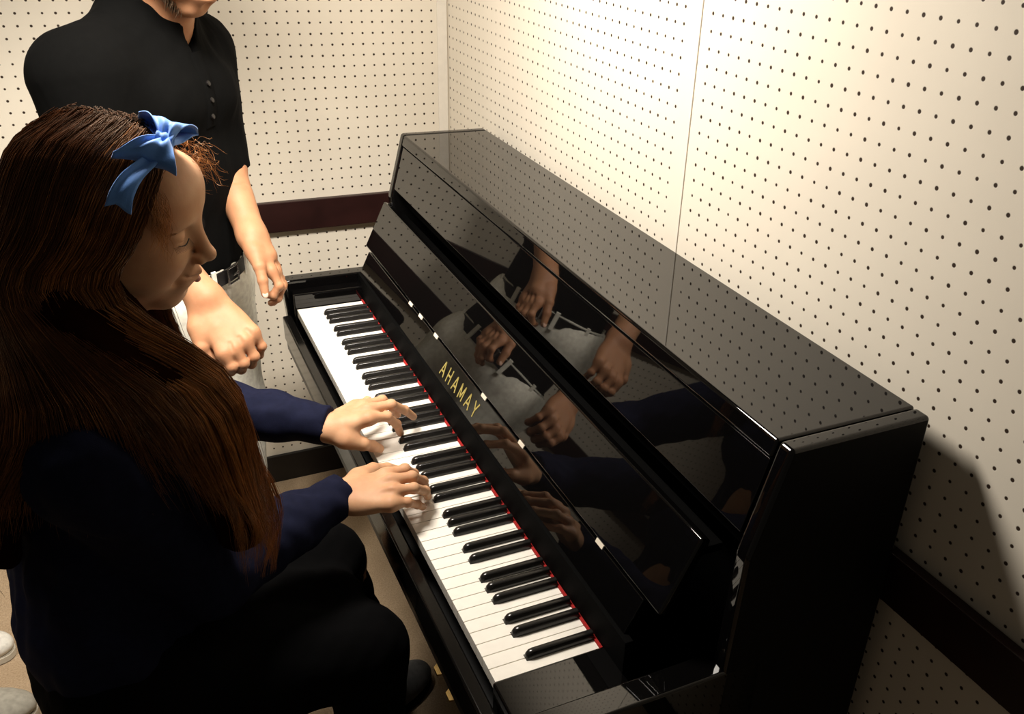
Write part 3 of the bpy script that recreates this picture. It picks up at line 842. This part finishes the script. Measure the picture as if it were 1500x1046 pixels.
# ribbon bow
BF = WR
def bow():
    kc = Wl(.068, -.030, .1230); out_ = unit(WR @ V3(.15, -.42, .9)); fwd = unit(WR @ V3(1, .10, -.15)); fwd = unit(fwd - out_ * (fwd @ out_)); lat = np.cross(out_, fwd)   # lat to her left (far)
    bow_e = empty('hair_bow', tuple(kc)); bow_e.parent = woman; bow_e.matrix_parent_inverse = Matrix.Translation(-Vector(woman.location))
    def patch(fn, nu, nv_, name):
        bm = bmesh.new(); g = [[bm.verts.new(fn(i / (nu - 1), j / (nv_ - 1))) for j in range(nv_)] for i in range(nu)]
        for i in range(nu - 1):
            for j in range(nv_ - 1): bm.faces.new((g[i][j], g[i + 1][j], g[i + 1][j + 1], g[i][j + 1]))
        bmesh.ops.recalc_face_normals(bm, faces=bm.faces)
        me = bpy.data.meshes.new(name); bm.to_mesh(me); bm.free()
        o = meshobj(name, me, M['bow'], None, PI); md = o.modifiers.new('thick', 'SOLIDIFY'); md.thickness = .0012; md.offset = 0
        o.parent = bow_e; o.matrix_parent_inverse = Matrix.Translation(-Vector(kc)); return o
    for sgn, Lw in ((-1, .030), (1, .040)):
        def loop(u, v, sgn=sgn, Lw=Lw):
            # u: 0..1 goes out on top then back below; v across the ribbon
            t = 1 - abs(2 * u - 1); top = 1 if u < .5 else -1
            x = (t ** .85) * Lw; wd = .0065 + .0225 * t ** .9
            pf = math.sin(PI * min(1, t * .93) ** .8)
            fold = math.cos(v * PI * 5) * .0036 * math.exp(-1.6 * t) + .0018 * math.sin(v * 9 + 2 * t * 3)
            z = top * (.010 * pf + .0025) + fold + .003 * t - (.004 if sgn < 0 else .030) * t * t
            y = (v - .5) * 2 * wd * (1 + .10 * t) - .011 * t * (1 if sgn < 0 else .6)
            x += .006 * t * (abs(v - .5) * 2) ** 1.5
            return Vector(kc + lat * sgn * x + fwd * y + out_ * z)
        patch(loop, 41, 25, 'loop')
    def knot(u, v):
        a = u * 2 * PI; r = .0085 + .0012 * math.cos(v * PI * 4); w_ = (v - .5) * .017
        return Vector(kc + fwd * (w_) * 1.0 + lat * math.cos(a) * r * .85 + out_ * (math.sin(a) * r + .001))
    patch(knot, 21, 9, 'knot')
    def tail(u, v):
        p = catmull([kc - out_ * .004 - fwd * .006, Wl(.062, -.056, .112), Wl(.050, -.082, .100), Wl(.044, -.096, .086), Wl(.042, -.103, .070)], 20)[min(19, int(u * 19.001))]
        return Vector(p + fwd * (v - .5) * (.014 + .012 * u) + out_ * .002 * math.sin(v * 7 + u * 5) - lat * (.010 * abs(v - .4) * u))
    patch(tail, 20, 9, 'tail')
bow()

# ================================================================== piano bench
bench = empty('piano_bench', (-.36, .40, 0)); tag(bench, 'black padded piano bench under the seated player', 'bench')
def bp(name, build, mat):
    bm = bmesh.new(); build(bm); o = from_bm(name, bm, mat, None, R_(40)); return child(o, bench)
bp('cushion', lambda bm: add_box(bm, (-.470, .12, .425), (-.215, .66, .466), .010, 4), M['leather'])
bp('apron', lambda bm: add_box(bm, (-.455, .135, .365), (-.23, .645, .424), .003), M['satin'])
for x in (-.450, -.275):
    for y in (.145, .58):
        bp('leg', lambda bm, x=x, y=y: add_prism(bm, [(x, y), (x + .04, y), (x + .04, y + .04), (x, y + .04)], 0, .364, .003, axis='z'), M['satin'])
# ================================================================== the standing person
man = empty('person', (-.20, 1.17, 0))
tag(man, 'standing person in black henley shirt and off-white trousers beside the far end of the keyboard', 'person')
MF = frame(R_(-40), 0); F_ = MF[:, 0]; L_ = MF[:, 1]
def mp(f, l, z, c=(-.212, 1.165)): return V3(c[0] + F_[0] * f + L_[0] * l, c[1] + F_[1] * f + L_[1] * l, z)
hR = frame(R_(-44), R_(24), 0); chin = V3(-.137, 1.073, 1.358); mH = chin - hR @ V3(.066, 0, -.113)
mhp, mW = head_prims(mH, hR, 1.0)
mneck = mp(.02, 0, 1.34)
mhp += [Cap(mW(-.03, 0, -.05), mneck, .060, .062, .03), Cap(mneck, mp(-.02, 0, 1.28), .060, .080, .04)]
mhead = surface(mhp, .0024)
mb = [ECap(mp(0, 0, 1.22), mp(0, 0, .93), .075, .072, L_, 1.35, .03), Cap(mp(-.01, .075, .84), mp(0, .085, .48), .065, .050, .03), Cap(mp(0, -.075, .84), mp(.02, -.085, .48), .065, .050, .03),
      Cap(mp(0, .085, .48), mp(-.02, .09, .08), .055, .04, .03), Cap(mp(.02, -.085, .48), mp(0, -.09, .08), .055, .04, .03),
      Cap((-.325, 1.035, 1.275), (-.315, .985, 1.060), .050, .043, .03), Cap((-.315, .985, 1.060), (-.206, .842, .917), .043, .029, .03),
      Cap((-.110, 1.275, 1.270), (-.105, 1.215, 1.060), .050, .042, .03), Cap((-.105, 1.215, 1.060), (-.086, 1.066, .950), .041, .026, .03)]
mbody = surface(mb, .0055)
mh = []
# right hand, loosely closed in front of the hip
hand(mh, (-.205, .842, .918),
     [[(-.197, .760, .846), (-.188, .752, .822), (-.189, .775, .802), (-.196, .795, .806)],
      [(-.179, .762, .851), (-.168, .754, .824), (-.171, .776, .802), (-.180, .797, .804)],
      [(-.159, .769, .860), (-.148, .762, .830), (-.152, .782, .806), (-.163, .803, .806)],
      [(-.142, .780, .869), (-.131, .775, .841), (-.135, .791, .817), (-.146, .808, .815)]],
     [(-.228, .812, .876), (-.228, .790, .850), (-.216, .784, .826), (-.200, .786, .808)], (.25, -.85, .45), scale=1.12)
mh += [Cap((-.245, .893, .968), (-.206, .842, .918), .034, .029, .015), Cap((-.096, 1.140, 1.005), (-.085, 1.062, .945), .0345, .0265, .015), Cap((-.085, 1.062, .945), (-.068, 1.03, .912), .0265, .022, .02)]
# left hand hanging over the corner of the key end
hand(mh, (-.084, 1.060, .942),
     [[(-.064, 1.000, .892), (-.056, .985, .864), (-.070, .984, .846), (-.082, .990, .846)],
      [(-.058, 1.012, .886), (-.048, 1.000, .856), (-.060, .994, .834), (-.074, .994, .826)],
      [(-.054, 1.024, .884), (-.044, 1.014, .854), (-.056, 1.006, .832), (-.068, 1.003, .822)],
      [(-.052, 1.038, .884), (-.044, 1.030, .860), (-.054, 1.020, .842), (-.064, 1.016, .832)]],
     [(-.090, 1.024, .925), (-.088, .995, .905), (-.087, .978, .882), (-.087, .968, .858)], (.75, -.4, .4), scale=1.0)
mhands = surface(mh, .0019)
np_obj('body', join_np([mhead, mbody, mhands]), M['skin_m'], man)
for q in nails_for([((-.087, .978, .882), (-.087, .968, .858), (-.1, -1, .1))], .0095, None): np_obj('fingernail', surface([q], .0012), M['nail'], man)
# henley shirt
def sh_disp(P): return .0040 * wob(P, 26, 0) + .0018 * wob(P * V3(1, 1, .5), 80, 4)
ms = [ECap(mp(-.005, 0, 1.235), mp(0, 0, 1.06), .104, .098, L_, 1.42, .05), ECap(mp(0, 0, 1.06), mp(.0, 0, .885), .100, .104, L_, 1.42, .05),
      Ell(mp(.045, .065, 1.205), (.072, .072, .065), k=.05), Ell(mp(.045, -.065, 1.205), (.072, .072, .065), k=.05),
      Cap(mp(-.01, .05, 1.325), mp(-.005, .15, 1.275), .052, .062, .05), Cap(mp(-.01, -.05, 1.325), mp(-.005, -.15, 1.275), .052, .062, .05),
      Cap((-.340, 1.035, 1.262), (-.322, .995, 1.075), .076, .060, .05), Cap((-.115, 1.270, 1.255), (-.105, 1.218, 1.050), .062, .052, .04),
      Cap(mp(0, 0, 1.28), mp(.024, 0, 1.395), .088, .076, .03)]
nk = mW(-.01, 0, -.06)
def mclip(P):
    # open neck and V placket, sleeve hems, bottom hem
    z = P[:, 2]; q = P - mp(.004, 0, 1.0); f = q @ F_; l = q @ L_
    a = z - (1.402 - .42 * np.clip(f, -.05, .14)) 
    vcut = np.where((f > .03) & (z > 1.285), (.004 + (z - 1.285) * .30) - np.abs(l - .0), -1)
    b = .862 - z
    off = np.minimum(ms[0].d(P), ms[1].d(P)) > .016
    c = np.where(off & (np.linalg.norm(P - V3(-.322, .99, 1.04), axis=1) < .11), 1.052 - z, -1); d = np.where(off & (np.linalg.norm(P - V3(-.105, 1.218, 1.03), axis=1) < .10), 1.046 - z, -1)
    return np.maximum.reduce([a, vcut, b, c, d])
sm_ = surface(ms, .0042, sh_disp, mclip)
shirt = np_obj('shirt', sm_, M['blackshirt'], man)
def front(z, l, extra=.0):
    f = np.linspace(.20, .05, 200); P = np.stack([mp(x, l, z) for x in f]); F = field(ms, P, sh_disp); return f[int(np.argmax(F < 0))] + extra
def placket():
    bm = bmesh.new(); rows = []
    for z in np.linspace(1.290, 1.155, 28):
        rows.append([bm.verts.new(mp(front(z, l, e), l, z)) for l, e in ((-.0165, -.003), (-.016, .0012), (0, .0022), (.016, .0012), (.0165, -.003))])
    for a, b in zip(rows, rows[1:]):
        for i in range(4): bm.faces.new((a[i], a[i + 1], b[i + 1], b[i]))
    bmesh.ops.recalc_face_normals(bm, faces=bm.faces); return child(from_bm('placket', bm, M['blackshirt'], None, PI), man)
placket()
def button(z, f):
    bm = bmesh.new(); p = mp(f, .0, z); q = mp(f + .004, .0, z + .0015); add_cyl(bm, p, q, .0052, n=16)
    bmesh.ops.bevel(bm, geom=[e for e in bm.edges], offset=.0008, segments=2, affect='EDGES')
    o = from_bm('button', bm, M['leather'], None, R_(50)); child(o, man)
for z in (1.235, 1.205, 1.175): button(z, front(z, 0, .0012))
# trousers
def tr_disp(P): return .0030 * wob(P, 30, 3) + .0016 * wob(P * V3(1, 1, .4), 95, 1)
TC = (-.205, 1.175)
tp = [ECap(mp(0, 0, .865), mp(-.005, 0, .83), .098, .100, L_, 1.45, .03), Cap(mp(-.01, .085, .80), mp(.005, .085, .48), .094, .072, .05), Cap(mp(-.005, -.085, .80), mp(.03, -.085, .48), .094, .072, .05),
      Cap(mp(.005, .085, .48), mp(-.02, .09, .05), .070, .060, .04), Cap(mp(.03, -.085, .48), mp(0, -.09, .05), .070, .060, .04)]
tm = surface(tp, .0045, tr_disp, lambda P: np.maximum(P[:, 2] - .872, .030 - P[:, 2]))
tr = np_obj('trousers', tm, M['trouser'], man)
def ering(name, z0, z1, rf, rl, th, mat, a0=0, a1=2 * PI, n=72, slope=0):
    bm = bmesh.new(); rings = []
    for k in range(n + (0 if a1 - a0 > 6.28 else 1)):
        a = a0 + (a1 - a0) * k / n; ca, sa = math.cos(a), math.sin(a)
        vs = []
        for (dr, z) in ((0, z0), (th, z0 + .001), (th, z1 - .001), (0, z1)):
            p = mp((rf + dr) * ca, (rl + dr) * sa, z + slope * ca); vs.append(bm.verts.new(p))
        rings.append(vs)
    m = len(rings); closed = a1 - a0 > 6.28
    for k in range(m if closed else m - 1):
        A, B = rings[k], rings[(k + 1) % m]
        for j in range(4): bm.faces.new((A[j], B[j], B[(j + 1) % 4], A[(j + 1) % 4]))
    if not closed: bm.faces.new(rings[0][::-1]); bm.faces.new(rings[-1])
    bmesh.ops.recalc_face_normals(bm, faces=bm.faces)
    o = from_bm(name, bm, mat, None, R_(40)); return child(o, man)
ering('waistband', .838, .876, .100, .150, .004, M['trouser'])
belt = ering('belt', .842, .872, .1045, .1545, .0035, M['leather'])
for a in (-55, -20, 25, 60, 120, -120, 180):
    ering('belt_loop', .832, .881, .1082, .1582, .0035, M['trouser'], R_(a) - .035, R_(a) + .035, 3)
def buckle(bm):
    add_box(bm, (.1085, -.017, .838), (.1125, .017, .842), .001); add_box(bm, (.1085, -.017, .872), (.1125, .017, .876), .001)
    add_box(bm, (.1085, -.020, .838), (.1125, -.015, .876), .001); add_box(bm, (.1085, .015, .838), (.1125, .020, .876), .001)
    add_box(bm, (.1105, -.002, .855), (.1145, .018, .859), .0006)
    for v in bm.verts: v.co = Vector(mp(v.co.x, v.co.y, v.co.z))
bm = bmesh.new(); buckle(bm); child(from_bm('buckle', bm, M['metal'], None, R_(40)), man)
shoe('shoe', tuple(mp(-.06, .09, 0)), tuple(mp(.21, .10, 0)), .048, M['leather'], man)
shoe('shoe', tuple(mp(-.05, -.09, 0)), tuple(mp(.22, -.10, 0)), .048, M['leather'], man)
# hair and short beard
def cap_hair(name, pts, ln, rad, tone, grav=.3):
    out, rs, ts = [], [], []
    for p, n_ in pts:
        d = unit(np.array(n_) + rg.randn(3) * .25 + V3(0, 0, -grav)); u = np.linspace(0, 1, 6)
        q = p + np.outer(u * ln * rg.uniform(.6, 1.1), d) + np.outer(-u * u * ln * .4, [0, 0, 1]); out.append(q); rs.append(rad); ts.append(tone + rg.uniform(-.1, .2))
    return child(meshobj(name, strands_mesh(name, out, rs, ts), M['hair_m']), man)
pts = []
for k in range(4200):
    th = rg.uniform(-PI, PI); ph = rg.uniform(.0, 1.45); v = V3(math.cos(th) * math.cos(ph), math.sin(th) * math.cos(ph), math.sin(ph))
    if v[0] > .55 and v[2] < .62: continue
    p = V3(-.012, 0, .030) + v * V3(.096, .076, .084); pts.append((mW(*p), hR @ (v + V3(-.6, 0, 0))))
hr = cap_hair('hair', pts, .030, .0008, .3)
def hclip(P):
    q = (P - mH) @ hR; return np.maximum(np.minimum(q[:, 0] - .050, .078 - q[:, 2]), -.030 - q[:, 2])
scalp = surface([Ell(mW(-.014, 0, .032), (.099, .079, .088), hR, 0)], .004, None, hclip)
nv = len(hr.data.vertices); v0 = np.empty(nv * 3, np.float32); hr.data.vertices.foreach_get('co', v0); q0 = np.empty(len(hr.data.polygons) * 4, np.int32); hr.data.loops.foreach_get('vertex_index', q0)
om = hr.data; hr.data = mesh_np('hair', *join_np([(v0.reshape(-1, 3), q0.reshape(-1, 4)), scalp])); hr.data.materials.append(M['hair_m']); bpy.data.meshes.remove(om)
pts = []
for k in range(1500):
    s = rg.choice([-1, 1]); t = rg.uniform(0, 1); p = V3(.010 + .045 * t, s * (.062 - .040 * t ** 1.5), -.045 - .058 * t) + rg.randn(3) * .0045
    pts.append((mW(*p), hR @ V3(.25, s * .8, -.6)))
cap_hair('beard', pts, .012, .0005, .5)

# ================================================================== sneakers by the wall
M['sneak_grey'] = cloth('grey_canvas', (.34, .32, .27), .85); M['sneak_white'] = cloth('white_canvas', (.66, .64, .58), .8); M['rubw'] = plain('pale_rubber', (.50, .46, .38), .6)
def sneaker(heel, toe, mat, label, lace):
    par, pr = shoe('sneaker', heel, toe, .046, mat, None, .060, M['rubw'], label, 'shoe', high=True)
    heel = V3(*heel); toe = V3(*toe); d = unit(toe - heel); s = V3(-d[1], d[0], 0); st = []
    for k in range(5):
        c = heel + d * (.105 + .021 * k) + V3(0, 0, .0)
        f = lambda x, dd=0: None
        pts = []
        for x in np.linspace(-.024, .024, 7):
            q = c + s * x + d * .004 * math.sin(x * 90)
            zs = np.linspace(.13, .03, 60); P = np.stack([np.full(60, q[0]), np.full(60, q[1]), zs], 1); F = field(pr, P); j = int(np.argmax(F < 0)); pts.append(V3(q[0], q[1], zs[j] + .0015))
        st.append(catmull(pts, 10))
    child(meshobj('laces', strands_mesh('laces', st, [.0022] * 5, [.5] * 5), lace), par)
sneaker((-.905, .985, 0), (-.655, .915, 0), M['sneak_grey'], 'grey sneaker on the carpet, nearer of the two at the left edge', M['sneak_white'])
sneaker((-.945, 1.190, 0), (-.700, 1.125, 0), M['sneak_white'], 'white sneaker on the carpet, behind the grey one nearer the back wall', M['rubw'])
# ------------------------------------------------------------------ lights, world, camera
lt = bpy.data.lights.new('room_lamp', 'AREA'); lt.shape = 'DISK'; lt.size = .34; lt.energy = 23; lt.color = (1, .92, .82)
lo_ = bpy.data.objects.new('room_lamp', lt); C.objects.link(lo_); lo_.location = (-.22, .64, 1.84); lo_.rotation_euler = (0, -R_(32), 0)
sp = bpy.data.lights.new('back_fill_spot', 'SPOT'); sp.energy = 150; sp.color = (1, .92, .82); sp.spot_size = R_(46); sp.spot_blend = .8; sp.shadow_soft_size = .14  # added fill light, no real fixture: lifts lower back wall, trousers and floor
so_ = bpy.data.objects.new('back_fill_spot', sp); C.objects.link(so_); so_.location = (.12, .20, 2.40)
so_.rotation_euler = (Vector((-.12, 1.35, .45)) - so_.location).to_track_quat('-Z', 'Y').to_euler()
s2 = bpy.data.lights.new('left_fill_spot', 'SPOT'); s2.energy = 130; s2.color = (1, .92, .80); s2.spot_size = R_(52); s2.spot_blend = .6; s2.shadow_soft_size = .16  # second added fill, unseen: brightens standing figure and carpet from the left
s2o = bpy.data.objects.new('left_fill_spot', s2); C.objects.link(s2o); s2o.location = (-1.4, .20, 2.35)
s2o.rotation_euler = (Vector((-.45, 1.40, .25)) - s2o.location).to_track_quat('-Z', 'Y').to_euler()
w = bpy.data.worlds.new('room_air'); S.world = w; w.use_nodes = True
w.node_tree.nodes['Background'].inputs[0].default_value = (1, .86, .68, 1); w.node_tree.nodes['Background'].inputs[1].default_value = .05
cam = bpy.data.cameras.new('camera'); co = bpy.data.objects.new('camera', cam); C.objects.link(co)
co.location = (-.33364, -.77488, 1.59834); co.rotation_mode = 'XYZ'; co.rotation_euler = (1.06590913, -0.05164927, -0.47123101)
cam.sensor_width = 36; cam.lens = 32.2396; cam.shift_x = -.0618616; cam.shift_y = .0299426; cam.clip_start = .02
cam.sensor_fit = 'HORIZONTAL'
S.camera = co
S.view_settings.view_transform = 'Standard'; S.view_settings.look = 'None'; S.view_settings.exposure = 0; S.view_settings.gamma = 1
S.view_settings.use_curve_mapping = False
